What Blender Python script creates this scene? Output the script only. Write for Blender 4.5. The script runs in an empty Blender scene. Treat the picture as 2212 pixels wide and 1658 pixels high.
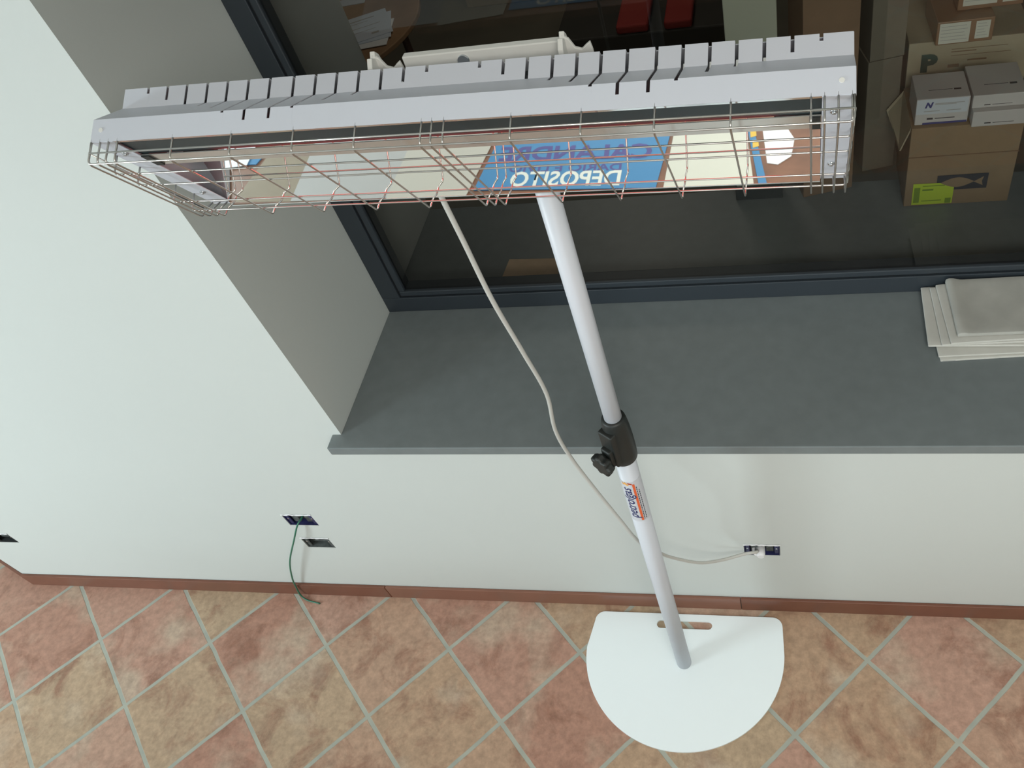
import bpy, bmesh, math, random
from mathutils import Vector, Matrix, noise
random.seed(7)
D = bpy.data; C = bpy.context.scene.collection; sc = bpy.context.scene
W, H = 2212, 1658
# ------------------------------------------------------------------ camera
cam = D.cameras.new('camera'); co = D.objects.new('camera', cam); C.objects.link(co)
rx, ry, rz = 0.7232, 0.1697, 0.1128
R = Matrix.Rotation(rz, 3, 'Z') @ Matrix.Rotation(ry, 3, 'Y') @ Matrix.Rotation(rx, 3, 'X')
co.matrix_world = Matrix.Translation((2.5402, -1.1785, 2.6714)) @ R.to_4x4()
cam.sensor_fit = 'HORIZONTAL'; cam.sensor_width = 36
cam.lens = 1793.2 * 36 / W
cam.shift_x = -226.86 / W; cam.shift_y = -72.84 / W
cam.clip_start = 0.02
sc.camera = co
# ------------------------------------------------------------------ world, exposure, lights
w = D.worlds.new('world'); sc.world = w; w.use_nodes = True
w.node_tree.nodes['Background'].inputs[0].default_value = (0.80, 0.90, 1.0, 1)
w.node_tree.nodes['Background'].inputs[1].default_value = 0.12
sc.view_settings.view_transform = 'Standard'; sc.view_settings.look = 'None'
sc.view_settings.gamma = 1; sc.view_settings.use_curve_mapping = False
sc.view_settings.exposure = 0.2

def area(name, loc, target, sx, sy, power, col):
    l = D.lights.new(name, 'AREA'); l.shape = 'RECTANGLE'; l.size = sx; l.size_y = sy
    l.energy = power; l.color = col
    o = D.objects.new(name, l); C.objects.link(o); o.location = loc
    o.rotation_euler = (Vector(target) - Vector(loc)).to_track_quat('-Z', 'Y').to_euler()
    return o
# daylight entering through the window of the left wall and the glazed shop front behind the viewer
area('daylight_left', (-2.52, -3.0, 1.65), (2.2, -0.2, 0.0), 1.3, 0.9, 150, (0.82, 0.96, 1.0))
area('daylight_front', (1.8, -4.4, 1.45), (1.8, 0, 0.2), 3.0, 1.7, 26, (0.87, 0.97, 1.0))
# ceiling lamp of the shop, and an added weak fill light for the store room
area('ceiling_lamp_light', (3.1, -2.3, 3.12), (3.1, -2.3, 0), 1.2, 1.2, 50, (1.0, 0.97, 0.89))
area('store_fill_light', (1.6, 3.0, 2.95), (1.6, 3.0, 0), 0.9, 0.9, 7, (1.0, 0.93, 0.80))

# ------------------------------------------------------------------ helpers
def new(name, bm, mat=None, parent=None, smooth=False):
    me = D.meshes.new(name); bm.normal_update(); bm.to_mesh(me); bm.free()
    o = D.objects.new(name, me); C.objects.link(o)
    if mat:
        for m in (mat if isinstance(mat, (list, tuple)) else [mat]): me.materials.append(m)
    if parent: o.parent = parent
    if smooth:
        for p in me.polygons: p.use_smooth = True
    return o

def empty(name, label, cat, loc=(0, 0, 0), rot=(0, 0, 0), group=None):
    o = D.objects.new(name, None); C.objects.link(o); o.location = loc; o.rotation_euler = rot
    o.empty_display_size = 0.05
    o['label'] = label; o['category'] = cat
    if group: o['group'] = group
    return o

def tag(o, label, cat, group=None):
    o['label'] = label; o['category'] = cat
    if group: o['group'] = group
    return o

def struct(o, label=None, cat=None):
    o['kind'] = 'structure'
    if label: o['label'] = label
    if cat: o['category'] = cat
    return o

def box(bm, x0, x1, y0, y1, z0, z1, mi=0, M=None):
    vs = [bm.verts.new(p) for p in ((x0,y0,z0),(x1,y0,z0),(x1,y1,z0),(x0,y1,z0),(x0,y0,z1),(x1,y0,z1),(x1,y1,z1),(x0,y1,z1))]
    if M is not None:
        for v in vs: v.co = M @ v.co
    for f in ((0,3,2,1),(4,5,6,7),(0,1,5,4),(1,2,6,5),(2,3,7,6),(3,0,4,7)):
        bm.faces.new([vs[i] for i in f]).material_index = mi
    return vs

def quad(bm, pts, mi=0):
    f = bm.faces.new([bm.verts.new(p) for p in pts]); f.material_index = mi; return f

def bevel(o, wd, seg=2):
    m = o.modifiers.new('bevel', 'BEVEL'); m.width = wd; m.segments = seg; m.limit_method = 'ANGLE'; m.angle_limit = math.radians(40)
    return o

def tube(bm, pts, r, n=12, cap=True, mi=0):
    pts = [Vector(p) for p in pts]; rings = []
    rr = r if isinstance(r, (list, tuple)) else [r] * len(pts)
    t0 = (pts[1] - pts[0]).normalized(); up = Vector((0, 0, 1)) if abs(t0.z) < 0.9 else Vector((1, 0, 0))
    nrm = t0.cross(up).normalized()
    for i, p in enumerate(pts):
        if i == 0: t = t0
        elif i == len(pts) - 1: t = (pts[i] - pts[i-1]).normalized()
        else: t = ((pts[i+1] - p).normalized() + (p - pts[i-1]).normalized()).normalized()
        nrm = (nrm - t * nrm.dot(t)).normalized(); b = t.cross(nrm)
        rings.append([bm.verts.new(p + (nrm * math.cos(a) + b * math.sin(a)) * rr[i]) for a in [2 * math.pi * k / n for k in range(n)]])
    for i in range(len(rings) - 1):
        for k in range(n):
            f = bm.faces.new((rings[i][k], rings[i][(k+1) % n], rings[i+1][(k+1) % n], rings[i+1][k])); f.material_index = mi; f.smooth = True
    if cap:
        bm.faces.new(rings[0][::-1]).material_index = mi; bm.faces.new(rings[-1]).material_index = mi

def spline(pts, n=8):
    P = [Vector(p) for p in pts]; P = [P[0] * 2 - P[1]] + P + [P[-1] * 2 - P[-2]]; out = []
    for i in range(1, len(P) - 2):
        for k in range(n):
            t = k / n; a, b, c, d = P[i-1], P[i], P[i+1], P[i+2]
            out.append(0.5 * ((2*b) + (c-a)*t + (2*a-5*b+4*c-d)*t*t + (3*b-a-3*c+d)*t*t*t))
    out.append(P[-2]); return out

def poly_extrude(bm, outline, z0, z1, mi=0):
    lo = [bm.verts.new((x, y, z0)) for x, y in outline]; hi = [bm.verts.new((x, y, z1)) for x, y in outline]
    n = len(outline)
    bm.faces.new(lo[::-1]).material_index = mi; bm.faces.new(hi).material_index = mi
    for i in range(n): bm.faces.new((lo[i], lo[(i+1) % n], hi[(i+1) % n], hi[i])).material_index = mi

def text_bm(body, size, align='CENTER', shear=0.0, ext=0.0, bold=0.0, sx=1.0):
    cu = D.curves.new('t', 'FONT'); cu.body = body; cu.size = size; cu.align_x = align; cu.align_y = 'CENTER'
    cu.shear = shear; cu.extrude = ext; cu.offset = bold; cu.resolution_u = 3
    o = D.objects.new('t', cu); C.objects.link(o); bpy.context.view_layer.update()
    me = D.meshes.new_from_object(o.evaluated_get(bpy.context.evaluated_depsgraph_get()))
    bm = bmesh.new(); bm.from_mesh(me); D.objects.remove(o); D.curves.remove(cu); D.meshes.remove(me)
    for v in bm.verts: v.co.x *= sx
    return bm

# ------------------------------------------------------------------ materials
def srgb(r, g, b):
    f = lambda c: (c/255/12.92) if c/255 <= .04045 else ((c/255+.055)/1.055)**2.4
    return (f(r), f(g), f(b), 1)

def mat(name, col, rough=0.5, metal=0.0, var=0.0, scale=20, bump=0.0, bscale=200, spec=None, emit=None, es=0):
    m = D.materials.new(name); m.use_nodes = True; nt = m.node_tree; N = nt.nodes; L = nt.links
    b = N['Principled BSDF']; b.inputs['Base Color'].default_value = col; b.inputs['Roughness'].default_value = rough
    b.inputs['Metallic'].default_value = metal
    if spec is not None: b.inputs['Specular IOR Level'].default_value = spec
    if emit: b.inputs['Emission Color'].default_value = emit; b.inputs['Emission Strength'].default_value = es
    tc = N.new('ShaderNodeTexCoord')
    if var:
        nz = N.new('ShaderNodeTexNoise'); nz.inputs['Scale'].default_value = scale; nz.inputs['Detail'].default_value = 5
        L.new(tc.outputs['Object'], nz.inputs['Vector'])
        mx = N.new('ShaderNodeMix'); mx.data_type = 'RGBA'; mx.blend_type = 'MULTIPLY'; mx.inputs[0].default_value = 1
        rp = N.new('ShaderNodeValToRGB'); rp.color_ramp.elements[0].position = .3; rp.color_ramp.elements[1].position = .7
        rp.color_ramp.elements[0].color = (1-var,)*3 + (1,); rp.color_ramp.elements[1].color = (1, 1, 1, 1)
        L.new(nz.outputs['Fac'], rp.inputs[0]); mx.inputs[6].default_value = col
        L.new(rp.outputs[0], mx.inputs[7]); L.new(mx.outputs[2], b.inputs['Base Color'])
    if bump:
        nb = N.new('ShaderNodeTexNoise'); nb.inputs['Scale'].default_value = bscale; nb.inputs['Detail'].default_value = 3
        L.new(tc.outputs['Object'], nb.inputs['Vector'])
        bp = N.new('ShaderNodeBump'); bp.inputs['Strength'].default_value = bump; bp.inputs['Distance'].default_value = 0.002
        L.new(nb.outputs['Fac'], bp.inputs['Height']); L.new(bp.outputs[0], b.inputs['Normal'])
    return m

M_wall = mat('wall_paint', (0.58, 0.605, 0.585, 1), 0.85, var=0.03, scale=1.5, bump=0.15, bscale=60)
M_ceil = mat('ceiling_paint', (0.8, 0.8, 0.78, 1), 0.9)
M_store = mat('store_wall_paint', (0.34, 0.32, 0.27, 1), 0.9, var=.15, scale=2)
M_sill = mat('grey_stone', (0.18, 0.205, 0.210, 1), 0.42, var=0.10, scale=25, bump=0.05, bscale=300)
M_frame = mat('anthracite_aluminium', (0.028, 0.036, 0.045, 1), 0.45)
M_groove = mat('black_gasket', (0.006, 0.007, 0.009, 1), 0.7)
M_white = mat('white_powder_coat', (0.53, 0.545, 0.60, 1), 0.42)
M_pole = mat('white_pole_coat', (0.58, 0.60, 0.65, 1), 0.42)
M_whiteb = mat('white_base_coat', (0.88, 0.95, 0.98, 1), 0.5)
M_black = mat('black_plastic', (0.013, 0.016, 0.015, 1), 0.5, bump=.1, bscale=400)
M_steel = mat('grille_wire_steel', (0.55, 0.53, 0.50, 1), 0.28, 1.0)
M_mirror = mat('polished_reflector', (0.88, 0.88, 0.87, 1), 0.015, 1.0)
M_shield = mat('brushed_shield', (0.72, 0.70, 0.66, 1), 0.22, 0.85)
M_recess_shade = mat('recess_shade', (0.02, 0.035, 0.040, 1), 0.35, 0.3)
M_bright = mat('bright_lip', (0.85, 0.87, 0.88, 1), 0.1, 1.0)
M_screw = mat('screw_zinc', (0.5, 0.52, 0.54, 1), 0.3, 1.0)
M_cast = mat('bracket_grey', (0.66, 0.65, 0.62, 1), 0.45)
M_cord = mat('grey_cable', (0.50, 0.49, 0.46, 1), 0.5)
M_green = mat('green_cable', (0.03, 0.16, 0.10, 1), 0.45)
M_plug = mat('white_plug', (0.80, 0.80, 0.82, 1), 0.4)
M_blue = mat('blue_box_plastic', (0.022, 0.025, 0.10, 1), 0.45, var=.4, scale=60)
M_greybox = mat('grey_dusty_plastic', (0.10, 0.115, 0.115, 1), 0.7, var=.6, scale=70)
M_blackin = mat('dark_box_inside', (0.02, 0.022, 0.024, 1), 0.6)
M_plaster = mat('rough_plaster', (0.85, 0.86, 0.88, 1), 0.9, bump=.5, bscale=150)
M_card = mat('cardboard', (0.29, 0.205, 0.12, 1), 0.8, var=0.12, scale=15)
M_card2 = mat('dark_cardboard', (0.24, 0.155, 0.095, 1), 0.8, var=0.12, scale=12)
M_card3 = mat('grey_cardboard', (0.19, 0.17, 0.13, 1), 0.8, var=0.12, scale=12)
M_cardl = mat('light_cardboard', (0.42, 0.37, 0.26, 1), 0.8, var=0.1, scale=12)
M_tape = mat('brown_tape', (0.26, 0.15, 0.085, 1), 0.35)
M_carton = mat('white_carton', (0.56, 0.55, 0.54, 1), 0.6)
M_cartonb = mat('bluish_white_label', (0.58, 0.64, 0.70, 1), 0.5)
M_ink = mat('dark_ink', (0.035, 0.035, 0.045, 1), 0.6)
M_inkb = mat('blue_ink', (0.04, 0.05, 0.20, 1), 0.6)
M_inkg = mat('green_ink', (0.03, 0.07, 0.055, 1), 0.6)
M_yg = mat('yellow_green_label', (0.52, 0.70, 0.04, 1), 0.5)
M_ygd = mat('yellow_green_print', (0.20, 0.32, 0.02, 1), 0.6)
M_paper = mat('newsprint', (0.56, 0.55, 0.51, 1), 0.85, var=0.05, scale=30)
M_blurp = mat('faded_front_page', (0.47, 0.465, 0.43, 1), 0.85, var=0.22, scale=11)
M_paperw = mat('white_paper', (0.80, 0.82, 0.84, 1), 0.7)
M_paperb = mat('bluish_paper', (0.62, 0.70, 0.80, 1), 0.7)
M_cream = mat('cream_paper', (0.64, 0.65, 0.57, 1), 0.7)
M_greyp = mat('grey_paper', (0.42, 0.42, 0.41, 1), 0.7)
M_sand = mat('sand_paper', (0.50, 0.48, 0.42, 1), 0.7)
M_smudge = mat('faded_print', (0.42, 0.42, 0.40, 1), 0.85)
M_wood = mat('counter_wood', (0.27, 0.13, 0.075, 1), 0.45, var=.35, scale=9)
M_woodt = mat('table_wood', (0.36, 0.22, 0.12, 1), 0.5, var=.25, scale=6)
M_dwood = mat('dark_wood', (0.07, 0.035, 0.025, 1), 0.5, var=.3, scale=10)
M_signb = mat('sign_blue', (0.06, 0.23, 0.45, 1), 0.4)
M_signp = mat('sign_purple', (0.09, 0.08, 0.26, 1), 0.5)
M_signw = mat('sign_white', (0.74, 0.77, 0.70, 1), 0.5)
M_signy = mat('sign_yellow', (0.75, 0.50, 0.08, 1), 0.5)
M_orange = mat('orange_print', (0.75, 0.13, 0.04, 1), 0.5)
M_flame = mat('flame_print', (0.80, 0.40, 0.10, 1), 0.5)
M_navy = mat('navy_print', (0.03, 0.04, 0.14, 1), 0.5)
M_red = mat('dull_red', (0.30, 0.03, 0.025, 1), 0.8)
M_pill = mat('pillar_paint', (0.44, 0.46, 0.37, 1), 0.8)
M_tan = mat('tan_cloth', (0.30, 0.25, 0.18, 1), 0.8, var=.1, scale=8)
M_glow = mat('lamp_glow', (0.3, 0.02, 0.01, 1), 0.4, emit=(1.0, 0.05, 0.04, 1), es=4.5)
M_lampw = mat('lamp_panel', (0.8, 0.8, 0.8, 1), 0.5, emit=(1, 0.97, 0.9, 1), es=0.6)

def glass_mat():
    m = D.materials.new('window_glass'); m.use_nodes = True; nt = m.node_tree; N = nt.nodes; L = nt.links
    N.remove(N['Principled BSDF'])
    tr = N.new('ShaderNodeBsdfTransparent'); tr.inputs[0].default_value = (0.80, 0.81, 0.79, 1)
    gl = N.new('ShaderNodeBsdfGlossy'); gl.inputs['Roughness'].default_value = 0.01
    fr = N.new('ShaderNodeFresnel'); fr.inputs['IOR'].default_value = 1.5
    mx = N.new('ShaderNodeMixShader')
    L.new(fr.outputs[0], mx.inputs[0]); L.new(tr.outputs[0], mx.inputs[1]); L.new(gl.outputs[0], mx.inputs[2])
    L.new(mx.outputs[0], N['Material Output'].inputs['Surface'])
    return m
M_glass = glass_mat()

def tile_mat():
    m = D.materials.new('terracotta_floor_tiles'); m.use_nodes = True; nt = m.node_tree; N = nt.nodes; L = nt.links
    b = N['Principled BSDF']
    def math_(op, a, b_=None, c=None):
        n = N.new('ShaderNodeMath'); n.operation = op
        for i, v in enumerate((a, b_, c)):
            if v is None: continue
            if isinstance(v, (int, float)): n.inputs[i].default_value = v
            else: L.new(v, n.inputs[i])
        return n.outputs[0]
    tc = N.new('ShaderNodeTexCoord')
    jit = N.new('ShaderNodeTexNoise'); jit.inputs['Scale'].default_value = 9; jit.inputs['Detail'].default_value = 4
    L.new(tc.outputs['Object'], jit.inputs['Vector'])
    jv = N.new('ShaderNodeVectorMath'); jv.operation = 'MULTIPLY_ADD'
    L.new(jit.outputs['Color'], jv.inputs[0]); jv.inputs[1].default_value = (0.008,)*3; 
    L.new(tc.outputs['Object'], jv.inputs[2])
    sub = N.new('ShaderNodeVectorMath'); sub.operation = 'SUBTRACT'; L.new(jv.outputs[0], sub.inputs[0]); sub.inputs[1].default_value = (0.004, 0.004 - 0.2157, 0)
    sp = N.new('ShaderNodeSeparateXYZ'); L.new(sub.outputs[0], sp.inputs[0])
    th = 0.0197; d = 0.46; c_, s_ = math.cos(th), math.sin(th)
    u = math_('ADD', math_('MULTIPLY', sp.outputs[0], c_/d), math_('MULTIPLY', sp.outputs[1], s_/d))
    v = math_('ADD', math_('MULTIPLY', sp.outputs[0], -s_/d), math_('MULTIPLY', sp.outputs[1], c_/d))
    s = math_('ADD', math_('ADD', u, v), 40.0); t = math_('ADD', math_('SUBTRACT', u, v), 40.0)
    fs, ft = math_('FRACT', s), math_('FRACT', t)
    ds = math_('MINIMUM', fs, math_('SUBTRACT', 1.0, fs)); dt = math_('MINIMUM', ft, math_('SUBTRACT', 1.0, ft))
    edge = math_('MINIMUM', ds, dt)
    mr = N.new('ShaderNodeMapRange'); mr.inputs['From Min'].default_value = 0.017; mr.inputs['From Max'].default_value = 0.023
    L.new(edge, mr.inputs['Value'])
    ids = N.new('ShaderNodeCombineXYZ'); L.new(math_('FLOOR', s), ids.inputs[0]); L.new(math_('FLOOR', t), ids.inputs[1])
    wn = N.new('ShaderNodeTexWhiteNoise'); wn.noise_dimensions = '2D'; L.new(ids.outputs[0], wn.inputs['Vector'])
    off = N.new('ShaderNodeVectorMath'); off.operation = 'MULTIPLY_ADD'
    L.new(wn.outputs['Color'], off.inputs[0]); off.inputs[1].default_value = (30, 30, 30); L.new(tc.outputs['Object'], off.inputs[2])
    base = N.new('ShaderNodeValToRGB'); e = base.color_ramp.elements
    e[0].color = srgb(168, 118, 94); e[1].color = srgb(174, 150, 118); e[0].position = 0.0; e[1].position = 1.0
    e2 = e.new(0.35); e2.color = srgb(178, 134, 112); e3 = e.new(0.62); e3.color = srgb(174, 138, 106)
    L.new(wn.outputs['Value'], base.inputs[0])
    n1 = N.new('ShaderNodeTexNoise'); n1.inputs['Scale'].default_value = 6.5; n1.inputs['Detail'].default_value = 10; n1.inputs['Roughness'].default_value = .70
    n1.inputs['Distortion'].default_value = 0.6
    L.new(off.outputs[0], n1.inputs['Vector'])
    r1 = N.new('ShaderNodeValToRGB'); r1.color_ramp.elements[0].position = .49; r1.color_ramp.elements[1].position = .64
    L.new(n1.outputs['Fac'], r1.inputs[0])
    mx = N.new('ShaderNodeMix'); mx.data_type = 'RGBA'; L.new(math_('MULTIPLY', r1.outputs[0], 0.70), mx.inputs[0])
    L.new(base.outputs[0], mx.inputs[6]); mx.inputs[7].default_value = srgb(132, 80, 54)
    n2 = N.new('ShaderNodeTexNoise'); n2.inputs['Scale'].default_value = 5; n2.inputs['Detail'].default_value = 6
    L.new(off.outputs[0], n2.inputs['Vector'])
    r2 = N.new('ShaderNodeValToRGB'); r2.color_ramp.elements[0].position = .30; r2.color_ramp.elements[1].position = .48
    r2.color_ramp.elements[0].color = (1, 1, 1, 1); r2.color_ramp.elements[1].color = (0, 0, 0, 1)
    L.new(n2.outputs['Fac'], r2.inputs[0])
    mx2 = N.new('ShaderNodeMix'); mx2.data_type = 'RGBA'; L.new(math_('MULTIPLY', r2.outputs[0], 0.75), mx2.inputs[0])
    L.new(mx.outputs[2], mx2.inputs[6]); mx2.inputs[7].default_value = srgb(182, 160, 136)
    n3 = N.new('ShaderNodeTexNoise'); n3.inputs['Scale'].default_value = 45; n3.inputs['Detail'].default_value = 8; n3.inputs['Roughness'].default_value = .7
    L.new(off.outputs[0], n3.inputs['Vector'])
    r3 = N.new('ShaderNodeMapRange'); r3.inputs['From Min'].default_value = .3; r3.inputs['From Max'].default_value = .7
    r3.inputs['To Min'].default_value = .74; r3.inputs['To Max'].default_value = 1.16; L.new(n3.outputs['Fac'], r3.inputs['Value'])
    vm = N.new('ShaderNodeVectorMath'); vm.operation = 'SCALE'; L.new(mx2.outputs[2], vm.inputs[0]); L.new(r3.outputs[0], vm.inputs['Scale'])
    n4 = N.new('ShaderNodeTexNoise'); n4.inputs['Scale'].default_value = 14; n4.inputs['Detail'].default_value = 3
    L.new(tc.outputs['Object'], n4.inputs['Vector'])
    gr = N.new('ShaderNodeMix'); gr.data_type = 'RGBA'; L.new(n4.outputs['Fac'], gr.inputs[0])
    gr.inputs[6].default_value = srgb(140, 146, 140); gr.inputs[7].default_value = srgb(182, 182, 168)
    fin = N.new('ShaderNodeMix'); fin.data_type = 'RGBA'; L.new(mr.outputs[0], fin.inputs[0])
    hs_ = N.new('ShaderNodeHueSaturation'); hs_.inputs['Saturation'].default_value = 0.86; hs_.inputs['Value'].default_value = 1.05
    L.new(vm.outputs[0], hs_.inputs['Color']); L.new(gr.outputs[2], fin.inputs[6]); L.new(hs_.outputs[0], fin.inputs[7]); L.new(fin.outputs[2], b.inputs['Base Color'])
    rr = N.new('ShaderNodeMapRange'); rr.inputs['To Min'].default_value = .85; rr.inputs['To Max'].default_value = .48
    L.new(mr.outputs[0], rr.inputs['Value']); L.new(rr.outputs[0], b.inputs['Roughness'])
    hgt = math_('ADD', math_('MULTIPLY', mr.outputs[0], 1.0), math_('MULTIPLY', n3.outputs['Fac'], 0.25))
    bp = N.new('ShaderNodeBump'); bp.inputs['Strength'].default_value = .4; bp.inputs['Distance'].default_value = .003
    L.new(hgt, bp.inputs['Height']); L.new(bp.outputs[0], b.inputs['Normal'])
    return m
M_tile = tile_mat()
M_skirt = mat('terracotta_skirting', (0.185, 0.070, 0.042, 1), 0.35, var=.18, scale=12)
M_skirt2 = mat('lighter_terracotta_skirting', (0.235, 0.105, 0.070, 1), 0.35, var=.12, scale=9)

# ------------------------------------------------------------------ the room
XL, XR, YB, ZC = -2.6, 4.6, -4.5, 3.2
SZ0, SZ1 = 0.974, 1.005          # sill slab
RX, WX1, WZ1 = 1.364, 4.1, 2.5   # window opening
WT = 0.93                        # wall thickness
CX = -0.435                       # splayed outer corner of the wall on the left
bm = bmesh.new(); box(bm, XL-.1, XR+.1, YB-.1, 0.6, -0.05, 0.0); struct(new('floor', bm, M_tile))
bm = bmesh.new(); box(bm, XL-.1, XR+.1, YB-.1, 0.95, ZC, ZC+.05); struct(new('ceiling', bm, M_ceil))

# front wall with its opening and the recesses for the electrical boxes
HOLES = [(-0.325, -0.228, 0.337, 0.403), (0.957, 1.060, 0.503, 0.570), (0.949, 1.050, 0.353, 0.419), (2.400, 2.505, 0.368, 0.434)]
bm = bmesh.new()
xs = sorted({CX, RX, WX1, XR} | {h[0] for h in HOLES} | {h[1] for h in HOLES})
zs = sorted({0, SZ0, WZ1, ZC} | {h[2] for h in HOLES} | {h[3] for h in HOLES})
V = {}
def gv(x, y, z):
    k = (round(x, 4), round(y, 4), round(z, 4))
    if k not in V: V[k] = bm.verts.new((x, y, z))
    return V[k]
for i in range(len(xs)-1):
    for j in range(len(zs)-1):
        cx_, cz_ = (xs[i]+xs[i+1])/2, (zs[j]+zs[j+1])/2
        if RX < cx_ < WX1 and SZ0 < cz_ < WZ1: continue
        if not any(h[0] < cx_ < h[1] and h[2] < cz_ < h[3] for h in HOLES):
            bm.faces.new((gv(xs[i],0,zs[j]), gv(xs[i+1],0,zs[j]), gv(xs[i+1],0,zs[j+1]), gv(xs[i],0,zs[j+1])))
        bm.faces.new((gv(xs[i],WT,zs[j]), gv(xs[i],WT,zs[j+1]), gv(xs[i+1],WT,zs[j+1]), gv(xs[i+1],WT,zs[j])))
for h in HOLES:      # walls of the recesses
    a, b_, c, d = h; e = 0.05
    quad(bm, [(a,0,c),(a,e,c),(b_,e,c),(b_,0,c)]); quad(bm, [(a,0,d),(b_,0,d),(b_,e,d),(a,e,d)])
    quad(bm, [(a,0,c),(a,0,d),(a,e,d),(a,e,c)]); quad(bm, [(b_,0,c),(b_,e,c),(b_,e,d),(b_,0,d)]); quad(bm, [(a,e,c),(a,e,d),(b_,e,d),(b_,e,c)])
quad(bm, [(RX,0,SZ0),(RX,WT,SZ0),(RX,WT,WZ1),(RX,0,WZ1)])
quad(bm, [(WX1,0,SZ0),(WX1,0,WZ1),(WX1,WT,WZ1),(WX1,WT,SZ0)])
quad(bm, [(RX,0,WZ1),(WX1,0,WZ1),(WX1,WT,WZ1),(RX,WT,WZ1)])
quad(bm, [(RX,0,SZ0),(RX,WT,SZ0),(WX1,WT,SZ0),(WX1,0,SZ0)])
quad(bm, [(CX,0,0),(CX,0,ZC),(CX,WT,ZC),(CX,WT,0)]); quad(bm, [(XR,0,0),(XR,WT,0),(XR,WT,ZC),(XR,0,ZC)])
struct(new('wall_front', bm, M_wall))
# splayed side of the next opening on the left, then the wall beyond it
SPX, SPY = -0.98, 0.22
bm = bmesh.new()
quad(bm, [(SPX,SPY,0),(CX,0,0),(CX,0,ZC),(SPX,SPY,ZC)]); quad(bm, [(SPX,SPY,0),(SPX,SPY,ZC),(CX,SPY+.3,ZC),(CX,SPY+.3,0)])
struct(new('wall_splay', bm, M_wall))
bm = bmesh.new(); box(bm, XL, SPX, SPY, SPY+.1, 0, ZC); struct(new('wall_front_far', bm, M_wall))
# other walls of the room, with the openings the daylight comes through
def wall_with_window(name, axis, pos, t, lo, hi, a0, a1, z0, z1):
    bm = bmesh.new()
    for (u0, u1, v0, v1) in ((lo, a0, 0, ZC), (a1, hi, 0, ZC), (a0, a1, 0, z0), (a0, a1, z1, ZC)):
        if axis == 'x': box(bm, pos, pos+t, u0, u1, v0, v1)
        else: box(bm, u0, u1, pos, pos+t, v0, v1)
    return struct(new(name, bm, M_wall))
wall_with_window('wall_left', 'x', XL-.1, .1, YB, SPY+.1, -3.7, -2.3, 1.1, 2.2)
wall_with_window('wall_back', 'y', YB-.1, .1, XL, XR, 0.2, 3.4, 0.5, 2.4)
bm = bmesh.new(); box(bm, XR, XR+.1, YB, WT, 0, ZC); struct(new('wall_right', bm, M_wall))

# skirting tiles
def skirt(name, x0, x1, m, top=0.078):
    bm = bmesh.new(); box(bm, x0, x1, -0.011, -0.0005, 0, top); o = new(name, bm, m); bevel(o, .002); return struct(o)
skirt('baseboard_front', CX-.004, 1.115, M_skirt); skirt('baseboard_front_middle', 1.117, 2.37, M_skirt2); skirt('baseboard_front_right', 2.372, XR, M_skirt)
bm = bmesh.new(); box(bm, 0, 0.60, -0.011, -0.0005, 0, .078)
o = new('baseboard_splay', bm, M_skirt); o.location = (CX, 0, 0); struct(o)
for v in o.data.vertices: v.co.x = -v.co.x
o.data.flip_normals(); o.rotation_euler = (0, 0, -math.atan2(SPY, CX-SPX)); bevel(o, .002)

# window: sill slab, frame, pane
win = D.objects.new('window_1', None); C.objects.link(win); win.location = (RX, 0.46, SZ1); struct(win)
win['label'] = 'deep interior window with anthracite frame above a grey stone sill'; win['category'] = 'window'
bpy.context.view_layer.update()
def wpart(name, bm, m):
    for v in bm.verts: v.co -= Vector((RX, 0.46, SZ1))
    return new(name, bm, m, win)
bm = bmesh.new()
poly_extrude(bm, [(1.338,-.045),(4.2,-.045),(4.2,0.0),(WX1,0.0),(WX1,.93),(RX,.93),(RX,0.0),(1.338,0.0)], SZ0, SZ1)
bevel(wpart('window_sill', bm, M_sill), .0025)
def ring(bm, x0, x1, z0, z1, wd, y0, y1, mi=0):
    box(bm, x0, x1, y0, y1, z0, z0+wd, mi); box(bm, x0, x1, y0, y1, z1-wd, z1, mi)
    box(bm, x0, x0+wd, y0, y1, z0+wd, z1-wd, mi); box(bm, x1-wd, x1, y0, y1, z0+wd, z1-wd, mi)
bm = bmesh.new(); ring(bm, RX, WX1, SZ1, WZ1, 0.0565, .450, .50); bevel(wpart('frame', bm, M_frame), .002)
bm = bmesh.new(); ring(bm, RX+.0565, WX1-.0565, SZ1+.0565, WZ1-.0565, 0.005, .458, .50); wpart('gasket', bm, M_groove)
bm = bmesh.new(); ring(bm, RX+.0615, WX1-.0615, SZ1+.0615, WZ1-.0615, 0.019, .452, .50); bevel(wpart('glazing_bead', bm, M_frame), .003)
bm = bmesh.new(); quad(bm, [(RX+.08,.4615,SZ1+.075),(WX1-.08,.4615,SZ1+.075),(WX1-.08,.4615,WZ1-.075),(RX+.08,.4615,WZ1-.075)]); wpart('glass_pane', bm, M_glass)

# store room behind the glass
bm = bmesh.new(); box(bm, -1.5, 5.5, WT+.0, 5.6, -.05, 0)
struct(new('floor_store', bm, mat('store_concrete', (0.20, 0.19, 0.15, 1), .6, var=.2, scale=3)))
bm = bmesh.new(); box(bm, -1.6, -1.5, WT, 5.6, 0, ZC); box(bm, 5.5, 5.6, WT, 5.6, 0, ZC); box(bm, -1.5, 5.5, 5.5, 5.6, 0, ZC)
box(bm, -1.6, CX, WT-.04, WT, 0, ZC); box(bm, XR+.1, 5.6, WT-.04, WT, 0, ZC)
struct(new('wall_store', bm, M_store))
bm = bmesh.new(); box(bm, -1.6, 5.6, WT+.02, 5.6, ZC, ZC+.05); struct(new('ceiling_store', bm, M_store))
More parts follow.
